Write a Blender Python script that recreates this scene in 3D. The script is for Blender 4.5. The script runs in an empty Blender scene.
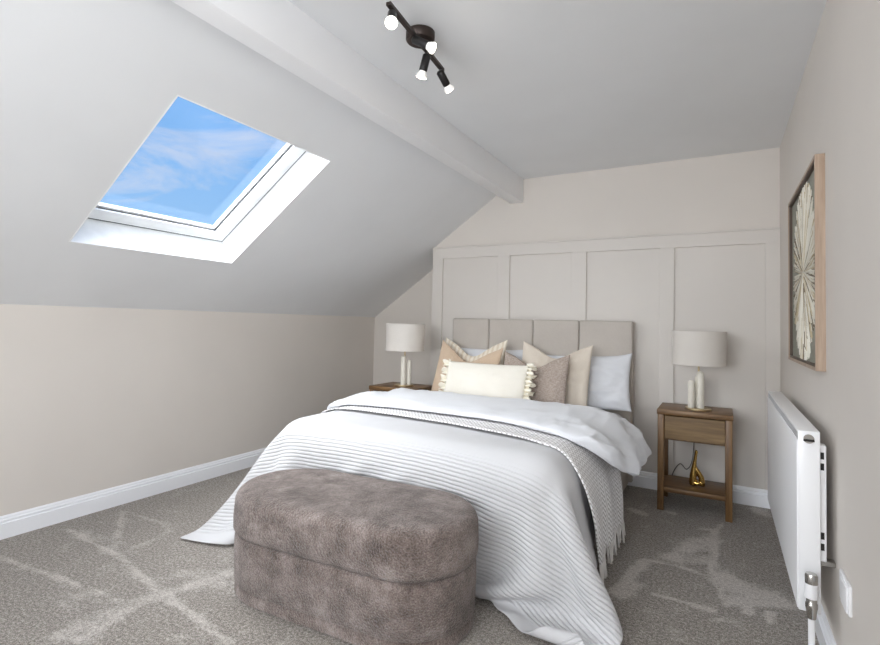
import bpy, bmesh, math, random
import numpy as np
from mathutils import Vector, Matrix, noise
random.seed(7)
SC = bpy.context.scene
COL = SC.collection
PI = math.pi

# ------------------------------------------------------------------ helpers
def lin(r, g=None, b=None):
    if g is None: g = b = r
    f = lambda c: (c/255/12.92 if c/255 <= .04045 else ((c/255+.055)/1.055)**2.4)
    return (f(r), f(g), f(b), 1.0)

def link(o, parent=None):
    COL.objects.link(o)
    if parent is not None: o.parent = parent
    return o

def tag(o, label, cat, group=None):
    o['label'] = label; o['category'] = cat
    if group: o['group'] = group
    return o

def thing(name, label, cat, loc=(0, 0, 0), rz=0.0, group=None):
    o = bpy.data.objects.new(name, None); o.location = loc; o.rotation_euler = (0, 0, rz)
    o.empty_display_size = .05
    link(o); return tag(o, label, cat, group)

def mk(name, verts, faces, mat, parent=None, smooth=False, uvs=None, loc=None):
    me = bpy.data.meshes.new(name)
    me.from_pydata([tuple(v) for v in verts], [], [tuple(f) for f in faces]); me.update()
    if uvs is not None:
        ul = me.uv_layers.new(name='UVMap')
        for l in me.loops: ul.data[l.index].uv = uvs[l.vertex_index]
    if isinstance(mat, (list, tuple)):
        for m in mat: me.materials.append(m)
    else: me.materials.append(mat)
    if smooth:
        for p in me.polygons: p.use_smooth = True
    o = bpy.data.objects.new(name, me)
    if loc is not None: o.location = loc
    return link(o, parent)

def from_bm(name, bm, mat, parent=None, smooth=False, loc=None, angle=None):
    bmesh.ops.recalc_face_normals(bm, faces=bm.faces)
    me = bpy.data.meshes.new(name); bm.to_mesh(me); bm.free()
    me.materials.append(mat)
    if smooth:
        for p in me.polygons: p.use_smooth = True
    if angle:
        try: me.set_sharp_from_angle(angle=angle)
        except Exception: pass
    o = bpy.data.objects.new(name, me)
    if loc is not None: o.location = loc
    return link(o, parent)

def add_box(bm, lo, hi, bev=0.0, seg=2):
    r = bmesh.ops.create_cube(bm, size=1.0)
    vs = r['verts']
    for v in vs:
        v.co = Vector(((lo[i]+hi[i])/2 + v.co[i]*(hi[i]-lo[i]) for i in range(3)))
    if bev > 0:
        es = list({e for v in vs for e in v.link_edges})
        bmesh.ops.bevel(bm, geom=es, offset=bev, segments=seg, profile=.5, affect='EDGES', clamp_overlap=True)

def box(name, lo, hi, mat, parent=None, bev=0.0, seg=2, loc=None):
    bm = bmesh.new(); add_box(bm, lo, hi, bev, seg)
    return from_bm(name, bm, mat, parent, smooth=bev > 0, loc=loc, angle=math.radians(40) if bev > 0 else None)

def frames(pts):
    pts = [Vector(p) for p in pts]; out = []; up = None
    for i, p in enumerate(pts):
        t = (pts[min(i+1, len(pts)-1)] - pts[max(i-1, 0)]).normalized()
        if up is None:
            up = Vector((0, 0, 1)) if abs(t.z) < .9 else Vector((1, 0, 0))
        a = t.cross(up).normalized(); up = a.cross(t).normalized(); out.append((p, a, up))
    return out

def add_tube(bm, pts, rad, n=12, cap=True):
    fr = frames(pts); rings = []
    for i, (p, a, b) in enumerate(fr):
        r = rad[i] if isinstance(rad, (list, tuple)) else rad
        rings.append([bm.verts.new(p + a*(r*math.cos(2*PI*k/n)) + b*(r*math.sin(2*PI*k/n))) for k in range(n)])
    for i in range(len(rings)-1):
        for k in range(n):
            bm.faces.new((rings[i][k], rings[i][(k+1) % n], rings[i+1][(k+1) % n], rings[i+1][k]))
    if cap:
        bm.faces.new(rings[0]); bm.faces.new(rings[-1])

def tube(name, pts, rad, mat, parent=None, n=12, loc=None):
    bm = bmesh.new(); add_tube(bm, pts, rad, n)
    return from_bm(name, bm, mat, parent, smooth=True, loc=loc, angle=math.radians(50))

def lathe(name, prof, mat, parent=None, n=40, loc=None, close=False):
    bm = bmesh.new(); rings = []
    for r, z in prof:
        if r < 1e-6: rings.append([bm.verts.new((0, 0, z))])
        else: rings.append([bm.verts.new((r*math.cos(2*PI*k/n), r*math.sin(2*PI*k/n), z)) for k in range(n)])
    m = len(rings)
    for i in range(m if close else m-1):
        A, B = rings[i], rings[(i+1) % m]
        for k in range(n):
            k2 = (k+1) % n
            if len(A) == 1 and len(B) == 1: continue
            if len(A) == 1: bm.faces.new((A[0], B[k], B[k2]))
            elif len(B) == 1: bm.faces.new((A[k], A[k2], B[0]))
            else: bm.faces.new((A[k], A[k2], B[k2], B[k]))
    return from_bm(name, bm, mat, parent, smooth=True, loc=loc, angle=math.radians(40))

# ------------------------------------------------------------------ materials
class NT:
    def __init__(s, name):
        s.m = bpy.data.materials.new(name); s.m.use_nodes = True
        s.t = s.m.node_tree; s.b = s.t.nodes['Principled BSDF']; s.o = s.t.nodes['Material Output']
    def n(s, typ, **kw):
        nd = s.t.nodes.new(typ)
        for k, v in kw.items(): setattr(nd, k, v)
        return nd
    def l(s, a, b): s.t.links.new(a, b)
    def coord(s, kind='Object', scale=None):
        tc = s.n('ShaderNodeTexCoord'); out = tc.outputs[kind]
        if scale is not None:
            mp = s.n('ShaderNodeMapping'); mp.inputs['Scale'].default_value = scale
            s.l(out, mp.inputs['Vector']); out = mp.outputs['Vector']
        return out
    def noise(s, vec, scale, detail=3, rough=.55):
        nz = s.n('ShaderNodeTexNoise'); nz.inputs['Scale'].default_value = scale
        nz.inputs['Detail'].default_value = detail; nz.inputs['Roughness'].default_value = rough
        s.l(vec, nz.inputs['Vector']); return nz.outputs['Fac']
    def ramp(s, fac, stops):
        r = s.n('ShaderNodeValToRGB'); el = r.color_ramp.elements
        while len(el) < len(stops): el.new(.5)
        for e, (p, c) in zip(el, stops): e.position = p; e.color = c
        s.l(fac, r.inputs['Fac']); return r.outputs['Color']
    def math(s, op, a, b=None, c=None):
        m = s.n('ShaderNodeMath', operation=op)
        for i, v in enumerate((a, b, c)):
            if v is None: continue
            if isinstance(v, (int, float)): m.inputs[i].default_value = v
            else: s.l(v, m.inputs[i])
        return m.outputs[0]
    def mix(s, fac, a, b, blend='MIX'):
        m = s.n('ShaderNodeMix', data_type='RGBA', blend_type=blend)
        for sock, v in ((m.inputs[0], fac), (m.inputs[6], a), (m.inputs[7], b)):
            if isinstance(v, (int, float, tuple)): sock.default_value = v
            else: s.l(v, sock)
        return m.outputs[2]
    def bump(s, h, strength=.3, dist=.002, prev=None):
        b = s.n('ShaderNodeBump'); b.inputs['Strength'].default_value = strength; b.inputs['Distance'].default_value = dist
        s.l(h, b.inputs['Height'])
        if prev is not None: s.l(prev, b.inputs['Normal'])
        s.l(b.outputs['Normal'], s.b.inputs['Normal']); return b.outputs['Normal']
    def base(s, c):
        if isinstance(c, tuple): s.b.inputs['Base Color'].default_value = c
        else: s.l(c, s.b.inputs['Base Color'])
    def set(s, **kw):
        for k, v in kw.items(): s.b.inputs[k.replace('_', ' ')].default_value = v
        return s

def paint(name, c, rough=.6, bump=.06):
    t = NT(name); v = t.coord('Object')
    n1 = t.noise(v, 1.7, 3); n2 = t.noise(v, 220, 2)
    c0 = tuple(x*.975 for x in c[:3]) + (1,); c1 = tuple(min(1, x*1.02) for x in c[:3]) + (1,)
    t.base(t.ramp(n1, [(.3, c0), (.7, c1)])); t.bump(n2, bump, .0008); t.set(Roughness=rough); return t.m

def plain(name, c, rough=.5, metal=0.0, bump=.0, **kw):
    t = NT(name); v = t.coord('Object'); n1 = t.noise(v, 14, 3)
    c0 = tuple(x*.95 for x in c[:3]) + (1,); c1 = tuple(min(1, x*1.04) for x in c[:3]) + (1,)
    t.base(t.ramp(n1, [(.3, c0), (.7, c1)])); t.set(Roughness=rough, Metallic=metal)
    if bump: t.bump(t.noise(v, 160, 2), bump, .0008)
    t.set(**kw); return t.m

def cloth(name, c, c2=None, weave=420, bump=.35, rough=.9, mott=9, coord='UV', sc=(1, 1, 1)):
    t = NT(name); v = t.coord(coord, sc)
    c2 = c2 or tuple(x*.9 for x in c[:3]) + (1,)
    wa = t.n('ShaderNodeTexWave', wave_type='BANDS', bands_direction='X'); wa.inputs['Scale'].default_value = weave/6.28
    wa.inputs['Distortion'].default_value = 1.2; wa.inputs['Detail'].default_value = 2
    wb = t.n('ShaderNodeTexWave', wave_type='BANDS', bands_direction='Y'); wb.inputs['Scale'].default_value = weave/6.28
    wb.inputs['Distortion'].default_value = 1.2; wb.inputs['Detail'].default_value = 2
    t.l(v, wa.inputs['Vector']); t.l(v, wb.inputs['Vector'])
    h = t.math('ADD', wa.outputs['Fac'], wb.outputs['Fac'])
    n1 = t.noise(v, mott, 4)
    f = t.math('ADD', t.math('MULTIPLY', h, .25), t.math('MULTIPLY', n1, .6))
    t.base(t.ramp(f, [(.3, c2), (.75, c)])); t.bump(h, bump, .001)
    t.set(Roughness=rough, Sheen_Weight=.15); return t.m

M = {}
M['wall'] = paint('warm_grey_wall_paint', lin(219, 213, 206))
M['ceil'] = paint('white_ceiling_paint', lin(229, 231, 233))
M['beam'] = paint('white_beam_paint', lin(245, 246, 248), .5)
M['panel'] = paint('panel_paint', lin(216, 211, 205), .5)
M['gloss'] = paint('white_gloss_woodwork', lin(245, 247, 251), .3, .02)
M['sash'] = plain('white_window_lacquer', lin(245, 247, 248), .3)
M['gasket'] = plain('dark_gasket', lin(70, 74, 78), .6)
M['radiator'] = paint('white_radiator_enamel', lin(243, 244, 246), .3, .02)
M['grille'] = plain('grey_radiator_band', lin(196, 199, 203), .4)
M['plastic'] = plain('white_plastic', lin(238, 238, 240), .35)
M['chrome'] = plain('chrome', lin(190, 188, 184), .22, 1.0)
M['black'] = plain('black_metal', lin(34, 32, 32), .45, .3)
M['bronze'] = plain('dark_bronze_metal', lin(62, 52, 48), .35, .6)
M['ceramic'] = plain('cream_ceramic', lin(232, 228, 216), .35)
M['gold'] = plain('polished_gold', lin(196, 160, 92), .18, 1.0)
M['pale_gold'] = plain('brushed_gold', lin(205, 186, 150), .35, 1.0)
M['shade'] = cloth('linen_lamp_shade', lin(222, 217, 210), lin(212, 206, 199), 900, .15, .9, 6)
M['linen'] = cloth('grey_linen_upholstery', lin(199, 192, 184), lin(182, 175, 167), 900, .3, .95, 5, 'Object')
M['base_fabric'] = cloth('bed_base_fabric', lin(192, 183, 173), lin(178, 169, 160), 900, .3, .95, 5, 'Object')
M['white_cotton'] = cloth('white_cotton', lin(223, 225, 229), lin(217, 219, 224), 1500, .08, .85, 4)
M['cream_linen'] = cloth('cream_lumbar_linen', lin(238, 234, 224), lin(228, 223, 211), 700, .3, .95, 8)
M['beige_linen'] = cloth('beige_linen', lin(231, 221, 207), lin(216, 204, 189), 520, .5, .95, 10)
M['tan_linen'] = cloth('tan_linen', lin(214, 192, 168), lin(198, 172, 146), 520, .5, .95, 10)
M['ruffle'] = plain('cream_ruffle', lin(243, 238, 224), .95, bump=.3)
M['cable'] = plain('grey_cable', lin(96, 90, 86), .5)

def mat_stripe():
    t = NT('cream_striped_weave'); v = t.coord('UV')
    w = t.n('ShaderNodeTexWave', wave_type='BANDS', bands_direction='X'); w.inputs['Scale'].default_value = 9
    w.inputs['Distortion'].default_value = 1.5; w.inputs['Detail'].default_value = 3; w.inputs['Detail Scale'].default_value = 3
    t.l(v, w.inputs['Vector']); n = t.noise(v, 300, 2)
    c = t.ramp(w.outputs['Fac'], [(.25, lin(222, 208, 186)), (.6, lin(240, 232, 217))])
    t.base(t.mix(.25, c, t.ramp(n, [(.3, lin(190, 172, 148)), (.7, lin(246, 240, 228))])))
    t.bump(t.math('ADD', w.outputs['Fac'], n), .5, .0015); t.set(Roughness=.95, Sheen_Weight=.15); return t.m
M['stripe'] = mat_stripe()

def mat_taupe():
    t = NT('taupe_slub_weave'); v = t.coord('UV', (40, 260, 1)); v2 = t.coord('UV', (260, 40, 1))
    a = t.noise(v, 1, 3, .7); b = t.noise(v2, 1, 3, .7); f = t.math('ADD', t.math('MULTIPLY', a, .6), t.math('MULTIPLY', b, .4))
    t.base(t.ramp(f, [(.36, lin(136, 121, 110)), (.52, lin(174, 160, 150)), (.66, lin(210, 200, 191))]))
    t.bump(f, .6, .0015); t.set(Roughness=.95); return t.m
M['taupe'] = mat_taupe()

def mat_quilt():
    t = NT('white_pintuck_quilt'); uv = t.coord('UV')
    sp = t.n('ShaderNodeSeparateXYZ'); t.l(uv, sp.inputs[0])
    y = sp.outputs['Y']; x = sp.outputs['X']           # metres across / from the foot hem
    wob = t.math('MULTIPLY', t.math('SUBTRACT', t.noise(uv, 5, 2), .5), .006)
    ph = t.math('FRACT', t.math('DIVIDE', t.math('ADD', y, wob), .017))
    d = t.math('ABSOLUTE', t.math('SUBTRACT', ph, .5))                       # 0.5 at the stitched groove
    puff = t.math('SQRT', t.math('SUBTRACT', 1.0, t.math('MULTIPLY', t.math('MULTIPLY', d, d), 3.9)))
    a = t.n('ShaderNodeMapRange', interpolation_type='SMOOTHSTEP'); a.inputs['From Min'].default_value = .062; a.inputs['From Max'].default_value = .07; t.l(y, a.inputs['Value'])
    b = t.n('ShaderNodeMapRange', interpolation_type='SMOOTHSTEP'); b.inputs['From Min'].default_value = .60; b.inputs['From Max'].default_value = .50
    b.inputs['To Min'].default_value = .0; t.l(y, b.inputs['Value'])
    mask = t.math('MULTIPLY', a.outputs['Result'], b.outputs['Result'])
    h = t.math('MULTIPLY', puff, mask)
    soft = t.noise(uv, 60, 3)
    t.base(lin(201, 201, 203))
    n1 = t.bump(soft, .12, .002)
    t.bump(h, .9, .0058, n1)
    t.set(Roughness=.85, Sheen_Weight=.1); return t.m
M['quilt'] = mat_quilt()

def mat_throw():
    t = NT('grey_herringbone_knit'); uv = t.coord('UV'); sp = t.n('ShaderNodeSeparateXYZ'); t.l(uv, sp.inputs[0])
    x, y = sp.outputs['X'], sp.outputs['Y']
    z = t.math('PINGPONG', x, .03)
    w = t.math('FRACT', t.math('DIVIDE', t.math('ADD', y, z), .021))
    s_ = t.math('ABSOLUTE', t.math('SUBTRACT', w, .5))
    f = t.math('ADD', t.math('MULTIPLY', s_, 1.7), t.math('MULTIPLY', t.noise(uv, 500, 2), .15))
    t.base(t.ramp(f, [(.2, lin(176, 172, 171)), (.5, lin(240, 239, 239))]))
    t.bump(f, .7, .003); t.set(Roughness=.95); return t.m
M['throw'] = mat_throw()
M['fringe'] = plain('pale_knit_fringe', lin(222, 219, 216), .95)

def mat_wood(name, dark, mid, light, axis='X'):
    t = NT(name); sc = {'X': (2.2, 34, 34), 'Y': (34, 2.2, 34), 'Z': (34, 34, 2.2)}[axis]
    v = t.coord('Object', sc); n = t.noise(v, 1.3, 5, .62); n2 = t.noise(v, 6, 2)
    f = t.math('ADD', t.math('MULTIPLY', n, .8), t.math('MULTIPLY', n2, .2))
    t.base(t.ramp(f, [(.33, dark), (.5, mid), (.68, light)])); t.bump(n2, .12, .001); t.set(Roughness=.42); return t.m
wc = (lin(82, 57, 33), lin(114, 84, 51), lin(140, 108, 71))
M['wood_x'] = mat_wood('oak_grain_across', *wc, 'X')
M['wood_z'] = mat_wood('oak_grain_upright', *wc, 'Z')
M['wood_drawer'] = mat_wood('oak_drawer_front', lin(92, 70, 42), lin(118, 93, 59), lin(140, 114, 77), 'X')
fc = (lin(160, 138, 118), lin(178, 156, 136), lin(192, 171, 151))
M['frame_wood'] = mat_wood('pale_oak_frame', *fc, 'Z')
M['frame_dark'] = plain('dark_inner_frame', lin(84, 68, 56), .5)
M['art_ground'] = None

def mat_ground():
    t = NT('olive_grey_canvas'); v = t.coord('Object'); n = t.noise(v, 5, 5); n2 = t.noise(v, 60, 3)
    f = t.math('ADD', t.math('MULTIPLY', n, .7), t.math('MULTIPLY', n2, .3))
    t.base(t.ramp(f, [(.35, lin(126, 126, 114)), (.6, lin(156, 156, 143))])); t.bump(n2, .3, .002); t.set(Roughness=.7); return t.m
M['art_ground'] = mat_ground()
M['stroke_white'] = plain('ivory_brush_stroke', lin(226, 222, 210), .6, bump=.3)
M['stroke_sand'] = plain('sand_brush_stroke', lin(196, 182, 152), .6, bump=.3)
M['stroke_dark'] = plain('umber_brush_stroke', lin(112, 98, 76), .6, bump=.3)

def mat_plush(name, dark, mid, light, seed):
    t = NT(name); v = t.coord('Object'); mp = t.n('ShaderNodeMapping'); mp.inputs['Location'].default_value = (seed, seed*.7, 0); t.l(v, mp.inputs['Vector']); v = mp.outputs['Vector']
    big = t.noise(v, 11, 7, .68); fine = t.noise(v, 190, 3, .7)
    vo = t.n('ShaderNodeTexVoronoi'); vo.inputs['Scale'].default_value = 130; t.l(v, vo.inputs['Vector'])
    f = t.math('ADD', t.math('MULTIPLY', big, .55), t.math('MULTIPLY', fine, .47))
    t.base(t.ramp(f, [(.40, dark), (.52, mid), (.64, light)]))
    h = t.math('ADD', fine, t.math('MULTIPLY', vo.outputs['Distance'], .8))
    t.bump(h, 1.0, .009); t.set(Roughness=.9, Sheen_Weight=.3, Sheen_Roughness=.4); return t.m
M['plush'] = mat_plush('mink_plush', lin(82, 69, 63), lin(128, 113, 106), lin(168, 154, 148), 0)

def mat_carpet():
    t = NT('grey_brown_carpet'); v = t.coord('Object')
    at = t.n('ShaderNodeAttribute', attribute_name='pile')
    fine = t.noise(v, 260, 2, .75); med = t.noise(v, 90, 3, .65); big = t.noise(v, 9, 5, .65)
    f = t.math('ADD', t.math('MULTIPLY', fine, .6), t.math('MULTIPLY', med, .4))
    c = t.ramp(f, [(.40, lin(82, 75, 68)), (.5, lin(140, 132, 123)), (.60, lin(197, 190, 182))])
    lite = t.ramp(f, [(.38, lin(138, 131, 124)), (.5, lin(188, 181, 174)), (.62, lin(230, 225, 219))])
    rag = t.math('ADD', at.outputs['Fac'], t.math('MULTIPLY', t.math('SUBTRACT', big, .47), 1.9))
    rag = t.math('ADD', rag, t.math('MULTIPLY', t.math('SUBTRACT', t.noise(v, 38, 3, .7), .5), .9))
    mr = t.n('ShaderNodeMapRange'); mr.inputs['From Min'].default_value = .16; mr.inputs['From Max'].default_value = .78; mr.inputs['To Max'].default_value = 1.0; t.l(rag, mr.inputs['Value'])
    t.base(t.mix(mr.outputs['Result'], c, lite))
    t.bump(f, 1.0, .008); t.set(Roughness=.97, Sheen_Weight=.2); return t.m
M['carpet'] = mat_carpet()

def mat_glass():
    t = NT('clear_window_glass'); t.t.nodes.remove(t.b)
    tr = t.n('ShaderNodeBsdfTransparent'); gl = t.n('ShaderNodeBsdfGlossy'); gl.inputs['Roughness'].default_value = .02
    mx = t.n('ShaderNodeMixShader'); mx.inputs[0].default_value = .03
    t.l(tr.outputs[0], mx.inputs[1]); t.l(gl.outputs[0], mx.inputs[2]); t.l(mx.outputs[0], t.o.inputs['Surface']); return t.m
M['glass'] = mat_glass()

def mat_bulb():
    t = NT('lit_bulb_face'); t.base((1, .95, .88, 1)); t.set(Emission_Color=(1.0, .90, .76, 1), Emission_Strength=22.0); return t.m
M['bulb'] = mat_bulb()
M['bulb_glass'] = plain('bulb_body', lin(240, 240, 238), .3, Emission_Color=(1.0, .93, .84, 1), Emission_Strength=.25)

# ------------------------------------------------------------------ camera
CH = 1.09739
yaw, pit, rol, FPX, CX, CY = .51037845, .03728304, .02285356, 509.206796, 436.753071, 303.919872
Fv = Vector((-math.sin(yaw)*math.cos(pit), math.cos(yaw)*math.cos(pit), math.sin(pit)))
Rv = Vector((math.cos(yaw), math.sin(yaw), 0)); Uv = Rv.cross(Fv)
R2 = math.cos(rol)*Rv + math.sin(rol)*Uv; U2 = math.cos(rol)*Uv - math.sin(rol)*Rv
cd = bpy.data.cameras.new('camera'); cam = bpy.data.objects.new('camera', cd); link(cam)
mw = Matrix((R2, U2, -Fv)).transposed().to_4x4(); mw.translation = (0, 0, CH); cam.matrix_world = mw
cd.sensor_width = 36; cd.lens = FPX*36/880; cd.shift_x = (440-CX)/880; cd.shift_y = (CY-322.5)/880
cd.clip_start = .02
SC.camera = cam

# ------------------------------------------------------------------ room
XL, XR, YB, YF, ZC, ZK, SL = -3.06, .3197, 3.8294, -1.6, 2.2571, 1.1412, .6942
YA, XA = 4.189, -2.181      # back of the alcove left of the panelled wall, and its edge
XS = XL + (ZC-ZK)/SL          # where the slope meets the flat ceiling
T = .12
def struct(o): o['kind'] = 'structure'; return o

# floor with brushed pile marks
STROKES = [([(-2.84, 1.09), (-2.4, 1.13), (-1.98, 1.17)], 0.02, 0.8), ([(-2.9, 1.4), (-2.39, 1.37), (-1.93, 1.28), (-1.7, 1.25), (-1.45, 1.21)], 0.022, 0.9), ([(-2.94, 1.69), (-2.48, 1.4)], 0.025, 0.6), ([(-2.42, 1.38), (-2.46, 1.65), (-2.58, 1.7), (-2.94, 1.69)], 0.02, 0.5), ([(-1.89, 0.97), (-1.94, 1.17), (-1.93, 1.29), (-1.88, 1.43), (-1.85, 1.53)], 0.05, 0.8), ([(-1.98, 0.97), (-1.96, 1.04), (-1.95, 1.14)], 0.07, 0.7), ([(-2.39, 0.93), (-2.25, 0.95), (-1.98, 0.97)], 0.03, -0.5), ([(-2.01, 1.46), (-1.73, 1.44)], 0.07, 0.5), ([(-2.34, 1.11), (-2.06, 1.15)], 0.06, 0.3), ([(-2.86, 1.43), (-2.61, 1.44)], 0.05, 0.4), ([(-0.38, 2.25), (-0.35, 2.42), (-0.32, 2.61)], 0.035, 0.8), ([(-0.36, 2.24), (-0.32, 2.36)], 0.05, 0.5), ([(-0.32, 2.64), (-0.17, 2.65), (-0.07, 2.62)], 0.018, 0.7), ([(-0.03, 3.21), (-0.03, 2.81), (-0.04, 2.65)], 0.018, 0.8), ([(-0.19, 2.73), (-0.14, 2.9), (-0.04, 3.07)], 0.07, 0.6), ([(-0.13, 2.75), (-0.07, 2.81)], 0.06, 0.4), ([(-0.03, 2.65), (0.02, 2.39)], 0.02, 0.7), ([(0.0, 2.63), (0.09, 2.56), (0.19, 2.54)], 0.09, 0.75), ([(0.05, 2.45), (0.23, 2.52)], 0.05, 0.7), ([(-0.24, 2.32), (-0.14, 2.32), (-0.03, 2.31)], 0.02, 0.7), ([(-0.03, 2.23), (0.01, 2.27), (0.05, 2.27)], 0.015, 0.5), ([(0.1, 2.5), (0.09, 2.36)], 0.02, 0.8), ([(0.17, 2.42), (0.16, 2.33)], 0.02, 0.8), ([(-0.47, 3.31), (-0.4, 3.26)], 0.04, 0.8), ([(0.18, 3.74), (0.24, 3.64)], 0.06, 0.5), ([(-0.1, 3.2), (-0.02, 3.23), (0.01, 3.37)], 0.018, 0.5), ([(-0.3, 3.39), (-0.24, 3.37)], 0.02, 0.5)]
def build_floor():
    st = .02
    xs = np.arange(XL-T, XR+T+st, st); ys = np.arange(YF-T, YA+T+st, st)
    gx, gy = np.meshgrid(xs, ys); val = np.zeros_like(gx)
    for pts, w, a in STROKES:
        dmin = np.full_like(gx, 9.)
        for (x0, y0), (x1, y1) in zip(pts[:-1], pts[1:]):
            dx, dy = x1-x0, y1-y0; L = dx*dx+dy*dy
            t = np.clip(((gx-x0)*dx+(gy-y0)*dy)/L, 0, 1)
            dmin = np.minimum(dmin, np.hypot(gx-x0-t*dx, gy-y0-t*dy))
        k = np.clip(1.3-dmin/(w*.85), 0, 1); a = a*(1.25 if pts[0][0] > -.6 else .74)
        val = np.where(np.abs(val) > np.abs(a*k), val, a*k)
    ny, nx = gx.shape
    verts = [(x, y, 0) for y in ys for x in xs]
    faces = [(j*nx+i, j*nx+i+1, (j+1)*nx+i+1, (j+1)*nx+i) for j in range(ny-1) for i in range(nx-1)]
    nv = len(verts)
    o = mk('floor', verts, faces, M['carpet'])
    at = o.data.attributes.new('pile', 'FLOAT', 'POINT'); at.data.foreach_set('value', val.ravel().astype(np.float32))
    return struct(o)
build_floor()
struct(box('wall_left', (XL-T, YF-T, -.05), (XL, YA+T, ZK+.1), M['wall']))
WY0, WY1 = -1.2, -.35
WX0, WX1, WZ0, WZ1 = -2.05, -.05, .72, 1.92
bm = bmesh.new()
add_box(bm, (XR, YF-T, -.05), (XR+T, WY0, ZC+.2)); add_box(bm, (XR, WY1, -.05), (XR+T, YA+T, ZC+.2))
add_box(bm, (XR, WY0, -.05), (XR+T, WY1, WZ0)); add_box(bm, (XR, WY0, WZ1), (XR+T, WY1, ZC+.2))
struct(from_bm('wall_right', bm, M['wall']))
bm = bmesh.new(); add_box(bm, (XA, YB, -.05), (XR+T, YA+T, ZC+.2)); add_box(bm, (XL-T, YA, -.05), (XA+.01, YA+T, ZC+.2))
struct(from_bm('wall_back', bm, M['wall']))
# front wall (behind the photographer) with an opening for the added window
bm = bmesh.new()
add_box(bm, (XL-T, YF-T, -.05), (WX0, YF, ZC+.2)); add_box(bm, (WX1, YF-T, -.05), (XR+T, YF, ZC+.2))
add_box(bm, (WX0, YF-T, -.05), (WX1, YF, WZ0)); add_box(bm, (WX0, YF-T, WZ1), (WX1, YF, ZC+.2))
struct(from_bm('wall_front', bm, M['wall']))
struct(box('ceiling', (XS-.02, YF-T, ZC), (XR+T, YA+T, ZC+.12), M['ceil']))

# sloped ceiling with the skylight opening
ang = math.atan(SL); ca, sa = math.cos(ang), math.sin(ang)
def SP(u, y, d=0.0):           # u = metres up the slope from the knee line, d = metres outwards
    return Vector((XL + u*ca - d*sa, y, ZK + u*sa + d*ca))
U0, U1, Y0, Y1 = (-2.639-XL)/ca, (-1.866-XL)/ca, 1.211, 2.113
UT = (XS-XL)/ca + .05
def slab(bm, u0, u1, y0, y1, d0, d1):
    vs = [bm.verts.new(SP(u, y, d)) for d in (d0, d1) for u, y in ((u0, y0), (u1, y0), (u1, y1), (u0, y1))]
    for f in ((0, 1, 2, 3), (7, 6, 5, 4), (0, 4, 5, 1), (1, 5, 6, 2), (2, 6, 7, 3), (3, 7, 4, 0)): bm.faces.new([vs[i] for i in f])
bm = bmesh.new(); D = .30
slab(bm, -.1, U0, YF-T, YA+T, 0, D); slab(bm, U1, UT, YF-T, YA+T, 0, D)
slab(bm, U0, U1, YF-T, Y0, 0, D); slab(bm, U0, U1, Y1, YA+T, 0, D)
o = struct(from_bm('ceiling.001', bm, M['ceil']))

# skylight: white lining, frame, sash, glass
bm = bmesh.new(); lt = .006
slab(bm, U0, U0+lt, Y0, Y1, -.001, .28); slab(bm, U1-lt, U1, Y0, Y1, -.001, .28)
slab(bm, U0, U1, Y0, Y0+lt, -.001, .28); slab(bm, U0, U1, Y1-lt, Y1, -.001, .28)
w1 = struct(from_bm('window_1', bm, M['sash']))
def ring(name, mat, a, b, d0, d1, parent):
    """a, b: outer and inner insets (bottom, far, top, near)"""
    bm = bmesh.new()
    slab(bm, U0+a[0], U0+b[0], Y0+a[3], Y1-a[1], d0, d1); slab(bm, U1-b[2], U1-a[2], Y0+a[3], Y1-a[1], d0, d1)
    slab(bm, U0+b[0], U1-b[2], Y0+a[3], Y0+b[3], d0, d1); slab(bm, U0+b[0], U1-b[2], Y1-b[1], Y1-a[1], d0, d1)
    return from_bm(name, bm, mat, parent)
I0, I1, I2, I3, I4, I5 = (.0125,)*4, (.038, .046, .02, .03), (.039, .047, .021, .031), (.085, .105, .055, .075), (.0854, .107, .056, .076), (.098, .118, .06, .08)
ring('shadow_gap', M['gasket'], (.0058,)*4, I0, .166, .2, w1)
ring('window_frame', M['sash'], I0, I1, .165, .25, w1)
ring('gasket', M['gasket'], I1, I2, .17, .2, w1)
ring('sash', M['sash'], I2, I3, .159, .21, w1)
ring('glazing_bead', M['gasket'], I3, I4, .170, .2, w1)
ring('inner_bead', M['sash'], I4, I5, .178, .2, w1)
bm = bmesh.new(); slab(bm, U0+.096, U1-.0585, Y0+.0785, Y1-.116, .186, .19)
from_bm('pane', bm, M['glass'], w1)

# unseen window added behind the photographer to let in fill light
bm = bmesh.new()
fw = .07
for lo, hi in (((WX0, WZ0), (WX0+fw, WZ1)), ((WX1-fw, WZ0), (WX1, WZ1)), ((WX0, WZ0), (WX1, WZ0+fw)), ((WX0, WZ1-fw), (WX1, WZ1)), (((WX0+WX1)/2-.03, WZ0), ((WX0+WX1)/2+.03, WZ1))):
    add_box(bm, (lo[0], YF-.09, lo[1]), (hi[0], YF-.03, hi[1]))
w2 = struct(from_bm('window_2_added', bm, M['sash']))
box('pane', (WX0+.02, YF-.064, WZ0+.02), (WX1-.02, YF-.06, WZ1-.02), M['glass'], w2)

bm = bmesh.new()  # unseen side window, added to light the beam and the sloped ceiling
for lo, hi in (((WY0, WZ0), (WY0+fw, WZ1)), ((WY1-fw, WZ0), (WY1, WZ1)), ((WY0, WZ0), (WY1, WZ0+fw)), ((WY0, WZ1-fw), (WY1, WZ1))):
    add_box(bm, (XR+.03, lo[0], lo[1]), (XR+.09, hi[0], hi[1]))
w3 = struct(from_bm('window_3_added', bm, M['sash']))
box('pane', (XR+.06, WY0+.02, WZ0+.02), (XR+.064, WY1-.02, WZ1-.02), M['glass'], w3)

# boxed beam along the foot of the flat ceiling
struct(box('ceiling_beam', (-1.482, YF, 2.068), (-1.377, YB, ZC+.01), M['beam'], bev=.004))

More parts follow.
